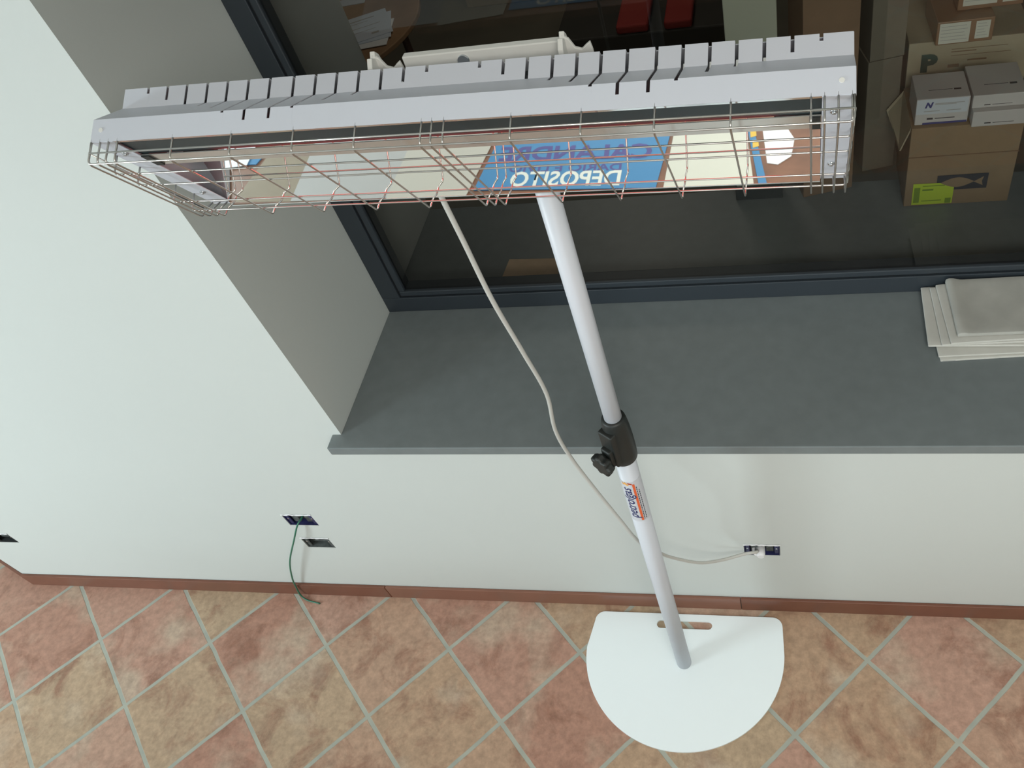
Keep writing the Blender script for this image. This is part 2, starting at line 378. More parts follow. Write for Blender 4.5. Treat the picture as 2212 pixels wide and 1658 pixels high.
# pillar standing at the far edge of the deep sill, dark foot
p = empty('pillar', 'pale olive square pillar with dark foot standing behind the glass', 'pillar', (2.47, .93, SZ1))
bm = bmesh.new(); box(bm, -.068, .068, -.045, -.005, .045, 1.49); bevel(new('shaft', bm, M_pill, p), .003)
bm = bmesh.new(); box(bm, -.071, .071, -.055, -.001, 0.0, .045); bevel(new('foot', bm, mat('pillar_foot', (0.03,.038,.04,1), .4), p), .002)

# ------------------------------------------------------------------ infrared heater on its stand
HT = empty('infrared_heater', 'long white infrared heater with wire guard on a white pole stand with half-round base', 'heater', (2.19, -0.196, 0))
bpy.context.view_layer.update()
def hpart(name, bm, m, smooth=False, parent=None, offs=(2.19, -0.196, 0)):
    for v in bm.verts: v.co -= Vector(offs)
    return new(name, bm, m, parent or HT, smooth)
# base plate: flat back edge towards the wall, round front, oblong carrying slot
def base_outline():
    pts = []
    x0, x1, yb = 1.880, 2.503, -0.036; r = .032
    cxb = 2.186
    for k in range(9):
        a = math.radians(90 + k*90/8); pts.append((x0+r + r*math.cos(a), yb-r + r*math.sin(a)))
    # left side bulges slightly outwards then round front
    N_ = 60; cyb = -.160; R0x, R1x, Ry = .322, .321, .307
    for k in range(N_+1):
        a = math.radians(180 + k*180/N_)
        px = cxb + (R0x if a < math.radians(270) else R1x)*math.cos(a); py = cyb + Ry*math.sin(a)
        pts.append((px, py))
    for k in range(9):
        a = math.radians(0 + k*90/8); pts.append((x1-r + r*math.cos(a), yb-r + r*math.sin(a)))
    return pts
out = base_outline()
hx0, hx1, hy, hr = 2.105, 2.262, -.0725, .0135
hole = [(hx1 + hr*math.cos(math.radians(-90+k*18)), hy + hr*math.sin(math.radians(-90+k*18))) for k in range(11)] + \
       [(hx0 + hr*math.cos(math.radians(90+k*18)), hy + hr*math.sin(math.radians(90+k*18))) for k in range(11)]
bm = bmesh.new()
for z in (0.0, 0.008):
    edges = []
    for loop in (out, hole):
        vs = [bm.verts.new((x, y, z)) for x, y in loop]
        edges += [bm.edges.new((vs[i], vs[(i+1) % len(vs)])) for i in range(len(vs))]
    bmesh.ops.triangle_fill(bm, use_beauty=True, edges=edges)
bm.verts.ensure_lookup_table(); nO, nH = len(out), len(hole)
for base_i, n_ in ((0, nO), (nO, nH)):
    tot = nO+nH
    for i in range(n_):
        a, b_ = base_i+i, base_i+(i+1) % n_
        bm.faces.new((bm.verts[a], bm.verts[b_], bm.verts[b_+tot], bm.verts[a+tot]))
bmesh.ops.recalc_face_normals(bm, faces=bm.faces[:])
bevel(hpart('base_plate', bm, M_whiteb), .002)
px, py = 2.19, -.196
bm = bmesh.new(); tube(bm, [(px, py, .008), (px, py, 1.20)], .0235, 40); hpart('lower_pole', bm, M_pole)
bm = bmesh.new(); tube(bm, [(px, py, 1.18), (px, py, 2.13)], .0185, 40); hpart('upper_pole', bm, M_pole)
# clamp collar with lobed knob
bm = bmesh.new()
prof = [(1.194,.0275),(1.199,.030),(1.22,.0308),(1.26,.0305),(1.30,.029),(1.325,.0265),(1.337,.0245),(1.338,.019)]
tube(bm, [(px, py, z) for z, _ in prof], [r for _, r in prof], 40)
Mk = Matrix.Translation((px, py, 1.238)) @ Matrix.Rotation(math.radians(236), 4, 'Z')      # boss for the knob
box(bm, .018, .046, -.013, .013, -.026, .030, 0, Mk)
box(bm, .010, .036, -.019, .019, -.030, .075, 0, Mk)
cl = bevel(hpart('clamp', bm, M_black), .004, 3)
bm = bmesh.new(); n_ = 42
rings = []
for (ax, rs) in ((.044, .012), (.047, .016), (.049, .022), (.053, .0255), (.066, .0255), (.069, .022)):
    rg = []
    for k in range(n_):
        a = 2*math.pi*k/n_; r = rs * (1 + (0.13*math.cos(7*a) if ax > .047 else 0)); rg.append(bm.verts.new(Mk @ Vector((ax, r*math.cos(a), r*math.sin(a)-.002))))
    rings.append(rg)
for i in range(len(rings)-1):
    for k in range(n_): bm.faces.new((rings[i][k], rings[i][(k+1)%n_], rings[i+1][(k+1)%n_], rings[i+1][k]))
bm.faces.new(rings[-1]); bm.faces.new(rings[0][::-1])
bmesh.ops.recalc_face_normals(bm, faces=bm.faces[:])
bevel(hpart('knob', bm, M_black, parent=cl), .002)

# printed sticker bent round the pole
def wrap(bm, zc, az, rad):
    # x runs up the pole, y runs round it (letters upright when read bottom to top)
    for k in range(-24, 25):
        bmesh.ops.bisect_plane(bm, geom=bm.verts[:] + bm.edges[:] + bm.faces[:], plane_co=(0, k*.0016, 0), plane_no=(0, 1, 0))
    for v in bm.verts:
        X, Y, Z = v.co
        a = az - (Y) / rad        # top of the letters towards the left
        rr = rad + Z
        v.co = (px + rr*math.cos(a), py + rr*math.sin(a), zc + X)
AZ = math.radians(-90)
def grid_rect(bm, x0, x1, y0, y1, z, mi=0, n=10, skew=0.0):
    for k in range(n):
        ya, yb_ = y0+(y1-y0)*k/n, y0+(y1-y0)*(k+1)/n
        quad(bm, [(x0+skew*ya,ya,z),(x1+skew*ya,ya,z),(x1+skew*yb_,yb_,z),(x0+skew*yb_,yb_,z)], mi)
bm = bmesh.new(); grid_rect(bm, -.085, .085, -.034, .030, .0003); wrap(bm, 1.040, AZ, .0236); stk = hpart('sticker', bm, M_pole)
bm = text_bm('petrolgas', .0330, shear=.25, bold=.0003, sx=1.06)
bmesh.ops.triangulate(bm, faces=bm.faces[:])
for v in bm.verts: v.co.y += .0085; v.co.z += .0008; v.co.x -= .004
wrap(bm, 1.040, AZ, .0236); hpart('lettering', bm, M_navy, parent=stk)
bm = bmesh.new(); grid_rect(bm, -.078, .078, -.012, -.0065, .0007, 0, 4, skew=.3)
for k in range(6):
    quad(bm, [(.074+.0*k, -.006+.0, .0007), (.079, -.0065, .0007), (.085, .004, .0007), (.077, .000, .0007)])
wrap(bm, 1.040, AZ, .0236); hpart('orange_stripe', bm, M_orange, parent=stk)
bm = bmesh.new()
quad(bm, [(.071, .004, .0008), (.075, .000, .0008), (.086, .009, .0008), (.079, .012, .0008)])
quad(bm, [(.073, .013, .0008), (.076, .010, .0008), (.083, .016, .0008), (.078, .018, .0008)])
wrap(bm, 1.040, AZ, .0236); hpart('flame_mark', bm, M_flame, parent=stk)
bm = bmesh.new(); rnd = random.Random(3)
for row, y in enumerate((-.0155, -.0205)):
    x = -.078
    while x < (.060 if row == 0 else .045):
        l = rnd.uniform(.003, .008); quad(bm, [(x, y, .0007), (x+l, y, .0007), (x+l, y+.002, .0007), (x, y+.002, .0007)]); x += l + .002
wrap(bm, 1.040, AZ, .0236); hpart('small_print', bm, M_ink, parent=stk)

# heater head: local frame a (along), n (out of the opening), v (up the opening)
A = Vector((0.99907, -0.0430, 0.0020)); Nn = Vector((-0.0358, -0.8565, -0.5149)).normalized(); A = (A - Nn*A.dot(Nn)).normalized(); Vv = A.cross(Nn)
if Vv.z < 0: Vv = -Vv
HC = Vector((2.138, -0.374, 2.165))
def Q(x, s, d): return HC + A*x - Vv*s - Nn*d      # s = down the opening, d = depth behind it
LH = 0.48; HH = 0.234
SL = [-0.442,-0.4113,-0.3809,-0.3487,-0.3177,-0.286,-0.2537,-0.2185,-0.1867,-0.1564,-0.1252,-0.0936,-0.0629,-0.0315,
      0.0388,0.0698,0.1005,0.1324,0.1629,0.1926,0.2244,0.2593,0.2903,0.3213,0.3519,0.3829,0.414,0.4455]
LEN = [.3,.7,1.0,1.3,1.6,2.07,2.45,2.45,2.07,1.6,1.3,1.0,.7,.3]
P3, P2, P1, P0 = (.041,.094), (.041,.066), (0.0,.031), (0.0,0.0)
path = [(-0.2,(.049,.094)), (0,P3), (1,P2), (2,P1), (3,P0)]
def pt(t, x, flip=False):
    for (ta, a), (tb, b_) in zip(path, path[1:]):
        if t <= tb + 1e-9:
            k = (t-ta)/(tb-ta); s = a[0]+(b_[0]-a[0])*k; d = a[1]+(b_[1]-a[1])*k
            return Q(x, HH-s if flip else s, d)
bm = bmesh.new(); cache = {}
def hv(t, x, f):
    k = (round(t,4), round(x,5), f)
    if k not in cache: cache[k] = bm.verts.new(pt(t, x, f))
    return cache[k]
sw = .0021
cols = [-LH]
for x in SL: cols += [x-sw, x+sw]
cols += [LH]
for f in (False, True):
    for i in range(len(cols)-1):
        slot = i % 2 == 1; ln = LEN[(i//2) % 14] if slot else -1
        ts = sorted(set([-0.2, 0, 1, 2, 3] + ([ln] if slot else [])))
        for ta, tb in zip(ts, ts[1:]):
            if slot and tb <= ln + 1e-6: continue
            vs = (hv(ta,cols[i],f), hv(ta,cols[i+1],f), hv(tb,cols[i+1],f), hv(tb,cols[i],f))
            bm.faces.new(vs if f else vs[::-1])
quad(bm, [Q(-LH,.0485,.094), Q(LH,.0485,.094), Q(LH,HH-.0485,.094), Q(-LH,HH-.0485,.094)])
# end plates
endp = [P0, P1, P2, P3, (HH-.041,.094), (HH-.041,.066), (HH,.031), (HH,0)]
for x in (-LH, LH): quad(bm, [Q(x, s, d) for s, d in endp])
# folded front flanges at both ends and a narrow lip top and bottom
fl = .034
for sgn in (-1, 1):
    x0, x1 = sorted((sgn*LH, sgn*(LH-fl)))
    quad(bm, [Q(x0,0,0), Q(x1,0,0), Q(x1,HH,0), Q(x0,HH,0)])
hs = hpart('housing', bm, M_white)
so = hs.modifiers.new('thick', 'SOLIDIFY'); so.thickness = .0012; so.offset = 0
# screws in the band and flanges
def disc(bm, c, nrm, r, h, n=14):
    tube(bm, [c - nrm*h*.5, c + nrm*h*.5], r, n)
for x in (-LH+.014, LH-.014):
    bm = bmesh.new(); disc(bm, Q(x, -.0006, .016), Vv, .0030, .0016); hpart('screw', bm, M_cast, parent=hs)
    for s in (.035, .182):
        bm = bmesh.new(); disc(bm, Q(x*.985, s, -.001), Nn, .0042, .003); disc(bm, Q(x*.985, s, -.003), Nn, .0022, .003); hpart('screw', bm, M_screw, parent=hs)
# reflector and shields
xe = LH - fl
bm = bmesh.new()
quad(bm, [Q(-xe,.100,.075), Q(xe,.100,.075), Q(xe,.2305,-.00523), Q(-xe,.2305,-.00523)][::-1])
quad(bm, [Q(-xe,.050,.075), Q(xe,.050,.075), Q(xe,.100,.075), Q(-xe,.100,.075)][::-1])
quad(bm, [Q(-xe,.052,.010), Q(xe,.052,.010), Q(xe,.050,.075), Q(-xe,.050,.075)][::-1])
o = hpart('reflector', bm, M_mirror); so = o.modifiers.new('t', 'SOLIDIFY'); so.thickness = .0008; so.offset = -1
bm = bmesh.new(); box(bm, -xe, xe, 0, .0012, 0, .032, 0, Matrix((( *A, 0), (0,0,0,0), (0,0,0,0), (0,0,0,1))) if False else None)
for v in bm.verts: v.co = Q(v.co.x, .046 + v.co.z, v.co.y)
hpart('lamp_shield', bm, M_shield)
bm = bmesh.new(); box(bm, -xe, xe, .0028, .0040, .0015, .0475)
for v in bm.verts: v.co = Q(v.co.x, v.co.z, v.co.y)
hpart('recess_shade_sheet', bm, M_recess_shade)  # dark sheet across the open gap, stands in for the shade inside
for (s, d, hgt) in ((.0005, .001, .004), (HH+.0005, -.004, .0045)):
    bm = bmesh.new(); box(bm, -xe, xe, d-.001, d, s, s + (hgt if s < .1 else -hgt))
    for v in bm.verts: v.co = Q(v.co.x, v.co.z, v.co.y)
    hpart('opening_lip', bm, M_bright)
# quartz lamp behind the shield, glowing dull red, with dark end caps
bm = bmesh.new(); tube(bm, [Q(-xe+.055,.122,.030), Q(xe-.055,.122,.030)], .0055, 14); lamp = hpart('quartz_lamp', bm, M_glow)
for sgn in (-1, 1):
    bm = bmesh.new(); tube(bm, [Q(sgn*(xe-.055),.122,.030), Q(sgn*(xe-.004),.122,.030)], .008, 14); hpart('lamp_end_cap', bm, M_black, parent=lamp)
for sgn in (-1, 1):
    x0, x1 = sorted((sgn*(xe-.001), sgn*(xe-.013)))
    bm = bmesh.new(); vs = box(bm, x0, x1, -.002, .03, .047, .077)
    for v in vs: v.co = Q(v.co.x, v.co.z, v.co.y)
    hpart('shield_end_stop', bm, M_black)
# wire guard
WX = [-0.4786,-0.4652,-0.4522,-0.4385,-0.3548,-0.2686,-0.1812,-0.0974,-0.011,0.0022,0.0174,0.1004,0.1839,0.2675,0.3507,0.4347,0.4486,0.4627,0.4767]
PR = .030; GH = .212; wr = .00125
bm = bmesh.new()
def arc(c, a, b_, r, n=4):      # rounded corner between directions
    return [c + a*(r*(1-math.sin(math.pi/2*k/n))) + b_*(r*(1-math.cos(math.pi/2*k/n))) for k in range(n+1)]
for x in WX:
    r = .006
    c1 = Q(x, 0, -PR); c2 = Q(x, GH, -PR)
    pts = [Q(x,0.0006,.004)] + arc(c1, -Nn, -Vv, r) + arc(c2, Vv, -Nn, r) + [Q(x, GH+.004, -.014), Q(x, GH+.016, -.001)]
    tube(bm, pts, wr, 8)
for s in (0, .042, .082, .150, .188):
    r = .006; o_ = 0.0023 if s else 0
    pts = [Q(-LH+.001, s, 0)] + arc(Q(-LH+.001, s, -PR+o_), -Nn, A, r) + arc(Q(LH-.001, s, -PR+o_), -A, -Nn, r) + [Q(LH-.001, s, 0)]
    tube(bm, pts, wr, 8)
for s, x0, x1 in ((-.0008, -LH+.001, LH-.001),):
    tube(bm, [Q(x0, s, -.0155), Q(x1, s, -.0155)], wr, 8)
for x in (-LH+.0005, LH-.0005): tube(bm, [Q(x, 0, -.0155), Q(x, GH, -.0155)], wr, 8)
hpart('wire_guard', bm, M_steel)
# mounting bar behind the housing with cast ears
bm = bmesh.new()
yb0 = -.232
box(bm, 2.062, 2.276, yb0, yb0+.012, 2.095, 2.172); box(bm, 2.062, 2.276, yb0-.022, yb0, 2.100, 2.104)
mb = bevel(hpart('mounting_bar', bm, M_cast), .0015)
bm = bmesh.new(); disc(bm, Vector((2.144, yb0+.0055, 2.160)), Vector((0,-1,0)), .0075, .018, 20); hpart('screw', bm, M_screw, parent=mb)
for ex, sg in ((2.024, 1), (2.278, 1)):
    bm = bmesh.new()
    ol = [(-.030,.028),(-.026,.046),(-.014,.056),(-.004,.051),(.004,.058),(.014,.050),(.020,.036),(.022,.0),(.018,-.018),(-.018,-.018),(-.026,0)]
    lo = [bm.verts.new((ex-.0035, yb0+y*.8, 2.125+z)) for y, z in ol]; hi = [bm.verts.new((ex+.0035, yb0+y*.8, 2.125+z)) for y, z in ol]
    bm.faces.new(lo); bm.faces.new(hi[::-1])
    for i in range(len(ol)): bm.faces.new((lo[i], hi[i], hi[(i+1)%len(ol)], lo[(i+1)%len(ol)]))
    fo = [(.0,.0),(.0,.052),(.008,.046),(.014,.034),(.022,.031),(.028,.036),(.034,.040),(.036,.028),(.036,-.02),(.0,-.02)]
    lo2 = [bm.verts.new((ex+x, yb0-.002, 2.128+z)) for x, z in fo]; hi2 = [bm.verts.new((ex+x, yb0+.003, 2.128+z)) for x, z in fo]
    bm.faces.new(lo2); bm.faces.new(hi2[::-1])
    for i in range(len(fo)): bm.faces.new((lo2[i], hi2[i], hi2[(i+1)%len(fo)], lo2[(i+1)%len(fo)]))
    bmesh.ops.recalc_face_normals(bm, faces=bm.faces[:])
    ear = bevel(hpart('bracket_ear', bm, M_cast, parent=mb), .0012)
for sg in (-1, 1):      # short struts between bar and housing back
    bm = bmesh.new(); tube(bm, [Q(.0+sg*.09, .07, .0935), Vector((2.165+sg*.09, yb0+.004, 2.13))], .006, 12); hpart('strut', bm, M_screw, parent=mb)
bm = bmesh.new(); tube(bm, [(px, py, 2.125), (px, yb0+.008, 2.125)], .012, 20); tube(bm, [(px, py, 2.105), (px, py, 2.142)], .0205, 30)
hpart('pole_head', bm, M_cast, parent=mb)
# power cord from the head down behind the pole to the wall box
cord = [Q(-.115,.17,.094), (2.022,-.205,1.98), (2.022,-.2,1.918),(2.028,-.2,1.83),(2.032,-.19,1.678),(2.041,-.17,1.515),(2.047,-.15,1.358),(2.031,-.14,1.212),(2.039,-.13,1.085),
        (2.073,-.132,.941),(2.113,-.145,.827),(2.137,-.155,.765),(2.157,-.150,.700),(2.179,-.13,.632),(2.208,-.108,.556),(2.277,-.08,.471),(2.339,-.05,.432),(2.399,-.026,.4235),(2.423,-.022,.426),(2.438,-.016,.420),(2.440,-.006,.408)]
bm = bmesh.new(); tube(bm, spline(cord, 8), .0046, 14); cd = hpart('power_cord', bm, M_cord)
bm = bmesh.new()
tube(bm, [(2.449, .030, .396), (2.449, -.006, .396), (2.449, -.016, .396), (2.449, -.020, .396)], [.0125, .0130, .0125, .009], 20)
tube(bm, [(2.428, .004, .408), (2.430, -.010, .402), (2.440, -.014, .392)], .0045, 10)
hpart('plug', bm, M_plug, parent=cd)

# ------------------------------------------------------------------ electrical boxes sunk in the wall
def elbox(h, label, m, kind, grp='wall boxes waiting for their covers'):
    a, b_, c, d = h; t = .002
    e = empty('electrical_box', label, 'electrical box', ((a+b_)/2, 0, (c+d)/2), group=grp)
    wx, hz = (b_-a)/2-.0015, (d-c)/2-.0015
    bm = bmesh.new()
    box(bm, -wx, wx, .0455, .0475, -hz, hz); box(bm, -wx, -wx+t, .001, .0455, -hz, hz); box(bm, wx-t, wx, .001, .0455, -hz, hz)
    box(bm, -wx+t, wx-t, .001, .0455, -hz, -hz+t); box(bm, -wx+t, wx-t, .001, .0455, hz-t, hz)
    new('tray', bm, m, e)
    for sx in (-1, 1):     # mounting lugs at both sides
        bm = bmesh.new(); x0, x1 = sorted((sx*(wx-t), sx*(wx-.015))); box(bm, x0, x1, .004, .008, -hz+t, hz-t)
        bevel(new('mounting_lug', bm, m, e), .002)
    for sx in (-1, 1):
        bm = bmesh.new(); tube(bm, [(sx*(wx-.0085), .0045, .004), (sx*(wx-.0085), .0025, .004)], .0028, 10); new('screw', bm, M_screw, e)
    if kind == 'module':
        for k, mm in ((-1, M_greybox), (0, M_blackin), (1, M_greybox)):
            bm = bmesh.new(); box(bm, -.011+k*.0225, .011+k*.0225, .010 if k else .020, .042, -hz+.006, hz-.006)
            bevel(new('socket_module', bm, mm, e), .0015)
    else:
        bm = bmesh.new(); box(bm, -wx+.018, wx-.018, .016, .020, -hz+.012, hz-.010)
        bevel(new('cover_strip', bm, M_greybox, e), .002)
    bm = bmesh.new(); rnd = random.Random(int(a*1000)+5)      # ragged plaster round the rim
    for (x0, x1, zz, up) in ((-wx-.003, wx+.003, hz, 1),):
        n = 16; pr = None
        for k in range(n+1):
            x = x0 + (x1-x0)*k/n; r0 = .003 + rnd.random()*.004; r1 = -rnd.random()*.004
            cur = ((x, -.0012, zz+r0), (x, -.0014, zz+r1), (x, .003, zz+r1))
            if pr:
                quad(bm, [pr[0], cur[0], cur[1], pr[1]]); quad(bm, [pr[1], cur[1], cur[2], pr[2]])
            pr = cur
    new('plaster_rim', bm, M_plaster, e)
    return e
elbox(HOLES[0], 'dark empty wall box cut by the left picture edge near the wall corner', M_blackin, 'empty')
elbox(HOLES[1], 'blue wall box left of the sill with a green cable hanging out', M_blue, 'module')
elbox(HOLES[2], 'dusty grey wall box just below the blue one, no cable', M_greybox, 'empty')
elbox(HOLES[3], 'blue wall box right of the pole with the white plug in it', M_blue, 'module')
bm = bmesh.new()
gp = [(1.010,.024,.536),(1.010,.006,.536),(1.000,-.014,.528),(.962,-.030,.463),(.872,-.033,.314),(.802,-.024,.167),(.768,-.017,.075),(.760,-.022,.018),(.785,-.034,.0032),(.84,-.045,.0030)]
tube(bm, spline(gp, 8), .0028, 10)
tag(new('green_cable', bm, M_green), 'thin green cable hanging from the blue wall box down to the skirting', 'cable')

# ------------------------------------------------------------------ newspapers on the sill
def newspaper(cx_, cy_, z, wx, dy, th, rot, label, lip=0.0, mt=M_paper):
    e = empty('newspaper', label, 'newspaper', (cx_, cy_, z), (0, 0, rot), 'newspapers stacked on the sill')
    bm = bmesh.new(); nx, ny = 40, 10
    # cross-section folded over: rounded at the left (fold) edge, slight sag
    def top(u, v): return th*(1 - .25*math.exp(-((u)/.03))) + lip*math.exp(-((u-.03)/.045)**2)*(.45+.55*v) + .0006*math.sin(v*5+cx_*9)*(1-math.exp(-u*20))
    g = [[bm.verts.new((-wx/2 + wx*i/nx, -dy/2 + dy*j/ny, top(i/nx, j/ny))) for j in range(ny+1)] for i in range(nx+1)]
    b_ = [[bm.verts.new((-wx/2 + wx*i/nx, -dy/2 + dy*j/ny, 0)) for j in range(ny+1)] for i in range(nx+1)]
    for i in range(nx):
        for j in range(ny):
            bm.faces.new((g[i][j], g[i+1][j], g[i+1][j+1], g[i][j+1])).smooth = True
            bm.faces.new((b_[i][j], b_[i][j+1], b_[i+1][j+1], b_[i+1][j]))
    for i in range(nx):
        bm.faces.new((b_[i][0], b_[i+1][0], g[i+1][0], g[i][0])); bm.faces.new((b_[i+1][ny], b_[i][ny], g[i][ny], g[i+1][ny]))
    for j in range(ny):
        bm.faces.new((b_[0][j+1], b_[0][j], g[0][j], g[0][j+1])); bm.faces.new((b_[nx][j], b_[nx][j+1], g[nx][j+1], g[nx][j]))
    bevel(new('folded_pages', bm, mt, e), min(.003, th*.4), 3)
    return e, wx, dy
zz = SZ1 + .0003
stack = [(3.105,.312,.40,.195,.0062,.05,'bottom newspaper of the stack on the sill, sticking out at the front'),
         (3.098,.318,.39,.200,.0055,.03,'second newspaper from the bottom of the sill stack'),
         (3.080,.338,.385,.205,.0060,-.03,'third newspaper of the sill stack, sticking out furthest left'),
         (3.098,.340,.37,.200,.0060,.02,'fourth newspaper of the sill stack, fold edge just right of the third'),
         (3.110,.345,.36,.205,.0060,.05,'newspaper right under the top one of the sill stack'),
         (3.130,.350,.36,.190,.0100,.02,'top newspaper of the sill stack, folded edge turned up, faded print')]
for k, (cx_, cy_, wx, dy, th, rot, lab) in enumerate(stack):
    e, _, _ = newspaper(cx_, cy_, zz, wx, dy, th, rot, lab, lip=.009 if k == 5 else 0, mt=M_blurp if k == 5 else M_paper)
    if k == 5:
        bm = bmesh.new()
        quad(bm, [(-.05, -.0946, .005), (-.02, -.0946, .005), (-.02, -.0946, .0085), (-.05, -.0946, .0085)])
        new('print', bm, M_smudge, e)
    if k == 0:
        bm = bmesh.new(); quad(bm, [(-.195, -.0978, .002), (-.165, -.0978, .002), (-.165, -.0978, .005), (-.195, -.0978, .005)]); new('print', bm, M_smudge, e)
    zz += th + .0016

# ------------------------------------------------------------------ boxes on the far half of the sill, behind the glass
def carton(name, label, x0, x1, y0, y1, z0, z1, m, rot=0, group=None, cat='box', tape=True):
    cx_, cy_ = (x0+x1)/2, (y0+y1)/2
    e = empty(name, label, cat, (cx_, cy_, z0), (0, 0, rot), group)
    a, b_, h = (x1-x0)/2, (y1-y0)/2, z1-z0
    bm = bmesh.new(); box(bm, -a, a, -b_, b_, 0, h); bevel(new('body', bm, m, e), .002)
    return e, a, b_, h
GB = 'cardboard boxes behind the glass'
# big open carton with the yellow-green label
e, a, b_, h = carton('cardboard_box', 'brown cardboard box with yellow-green label behind the glass', 2.886, 3.170, .80, 1.00, SZ1, 1.272, M_card, 0, GB)
bm = bmesh.new(); box(bm, -a-.001, a+.001, -b_-.0028, -b_+.001, .172, .174); new('flap_crease', bm, M_card2, e)
bm = bmesh.new(); quad(bm, [(-.121,-b_-.0025,.006),(-.010,-b_-.0025,.006),(-.010,-b_-.0025,.080),(-.121,-b_-.0025,.082)]); lb = new('yellow_label', bm, M_yg, e)
bm = bmesh.new()
for (x0, x1, z0, z1) in ((-.117,-.101,.014,.068),(-.095,-.035,.071,.074),(-.095,-.065,.056,.062),(-.095,-.040,.018,.021),(-.030,-.014,.008,.026)):
    quad(bm, [(x0,-b_-.0032,z0),(x1,-b_-.0032,z0),(x1,-b_-.0032,z1),(x0,-b_-.0032,z1)])
new('label_print', bm, M_ygd, lb)
bm = bmesh.new(); quad(bm, [(-.058,-b_-.0022,.054),(.077,-b_-.0022,.054),(.077,-b_-.0022,.106),(-.058,-b_-.0022,.106)]); pn = new('printed_panel', bm, M_ink, e)
bm = bmesh.new(); n = 24
up = [(-.048+.090*k/n, .080+.017*math.sin(math.pi*k/n)) for k in range(n+1)]; dn = [(-.048+.090*k/n, .080-.017*math.sin(math.pi*k/n)) for k in range(n+1)]
for k in range(n): quad(bm, [(dn[k][0],-b_-.0027,dn[k][1]+1e-5),(dn[k+1][0],-b_-.0027,dn[k+1][1]+1e-5),(up[k+1][0],-b_-.0027,up[k+1][1]+2e-5),(up[k][0],-b_-.0027,up[k][1]+2e-5)])
quad(bm, [(.040,-b_-.0027,.079),(.066,-b_-.0027,.064),(.062,-b_-.0027,.080),(.066,-b_-.0027,.096)])
new('fish_shaped_mark', bm, M_card, pn)
bm = bmesh.new()
f1 = [(-a,-b_+.01,h-.001),(-a,b_-.01,h-.001),(-a-.045,b_-.02,h-.055),(-a-.028,b_-.06,h-.095),(-a-.022,-b_+.03,h-.090)]
quad(bm, f1)
o = new('open_flap', bm, M_cardl, e); so = o.modifiers.new('t', 'SOLIDIFY'); so.thickness = .004
# white cartons on top of it
def wcarton(label, x0, x1, y0, y1, z0, z1, strip, rot=0.0):
    e, a, b_, h = carton('white_carton', label, x0, x1, y0, y1, z0, z1, M_carton, rot, 'white cartons on the labelled cardboard box')
    if strip == 'blue':
        bm = bmesh.new(); quad(bm, [(-a+.001,-b_-.0006,h*.42),(a-.004,-b_-.0006,h*.42),(a-.004,-b_-.0006,h-.001),(-a+.001,-b_-.0006,h-.001)]); lb = new('address_label', bm, M_cartonb, e)
        bm = text_bm('N', .022, shear=.3, bold=.0012)
        for v in bm.verts: v.co = Vector((v.co.x-a*.55, -b_-.0012, v.co.y+h*.76))
        new('letter_mark', bm, M_inkb, lb)
        bm = bmesh.new()
        for zq, x0_, x1_ in ((h*.80,-.3,.8),(h*.76,-.3,.5),(h*.52,-.7,-.1),(h*.52,.15,.7)):
            quad(bm, [(a*x0_,-b_-.0012,zq),(a*x1_,-b_-.0012,zq),(a*x1_,-b_-.0012,zq+.0022),(a*x0_,-b_-.0012,zq+.0022)])
        new('print', bm, M_greyp, lb)
    bm = bmesh.new()
    for (u0,u1,v0,v1) in ((.45,.72,-.42,-.30),(-.5,.4,-.36,-.33)):
        quad(bm, [(a*u0,b_*v0,h+.0006),(a*u1,b_*v0,h+.0006),(a*u1,b_*v1,h+.0006),(a*u0,b_*v1,h+.0006)])
    new('top_print', bm, M_ink, e)
    bm = bmesh.new()
    for (u0,u1,w0,w1) in ((-.55,-.32,.20,.27),(-.25,.5,.22,.25)):
        quad(bm, [(a*u0,-b_-.0007,h*w0),(a*u1,-b_-.0007,h*w0),(a*u1,-b_-.0007,h*w1),(a*u0,-b_-.0007,h*w1)])
    new('front_print', bm, M_ink, e)
    return e, a, b_, h
e, a, b_, h = wcarton('left white carton with bluish label and blue bottom edge on the labelled cardboard box', 2.894, 3.028, .815, .936, 1.2725, 1.351, 'blue')
bm = bmesh.new(); quad(bm, [(-a+.02,-b_-.0008,.001),(a-.002,-b_-.0008,.001),(a-.002,-b_-.0008,.007),(-a+.02,-b_-.0008,.007)]); new('blue_edge_band', bm, M_inkb, e)
wcarton('lower right white carton on the labelled cardboard box, under another carton', 3.034, 3.172, .788, .900, 1.2725, 1.318, '')
wcarton('upper right white carton stacked on another white carton', 3.032, 3.163, .805, .950, 1.3185, 1.356, '')
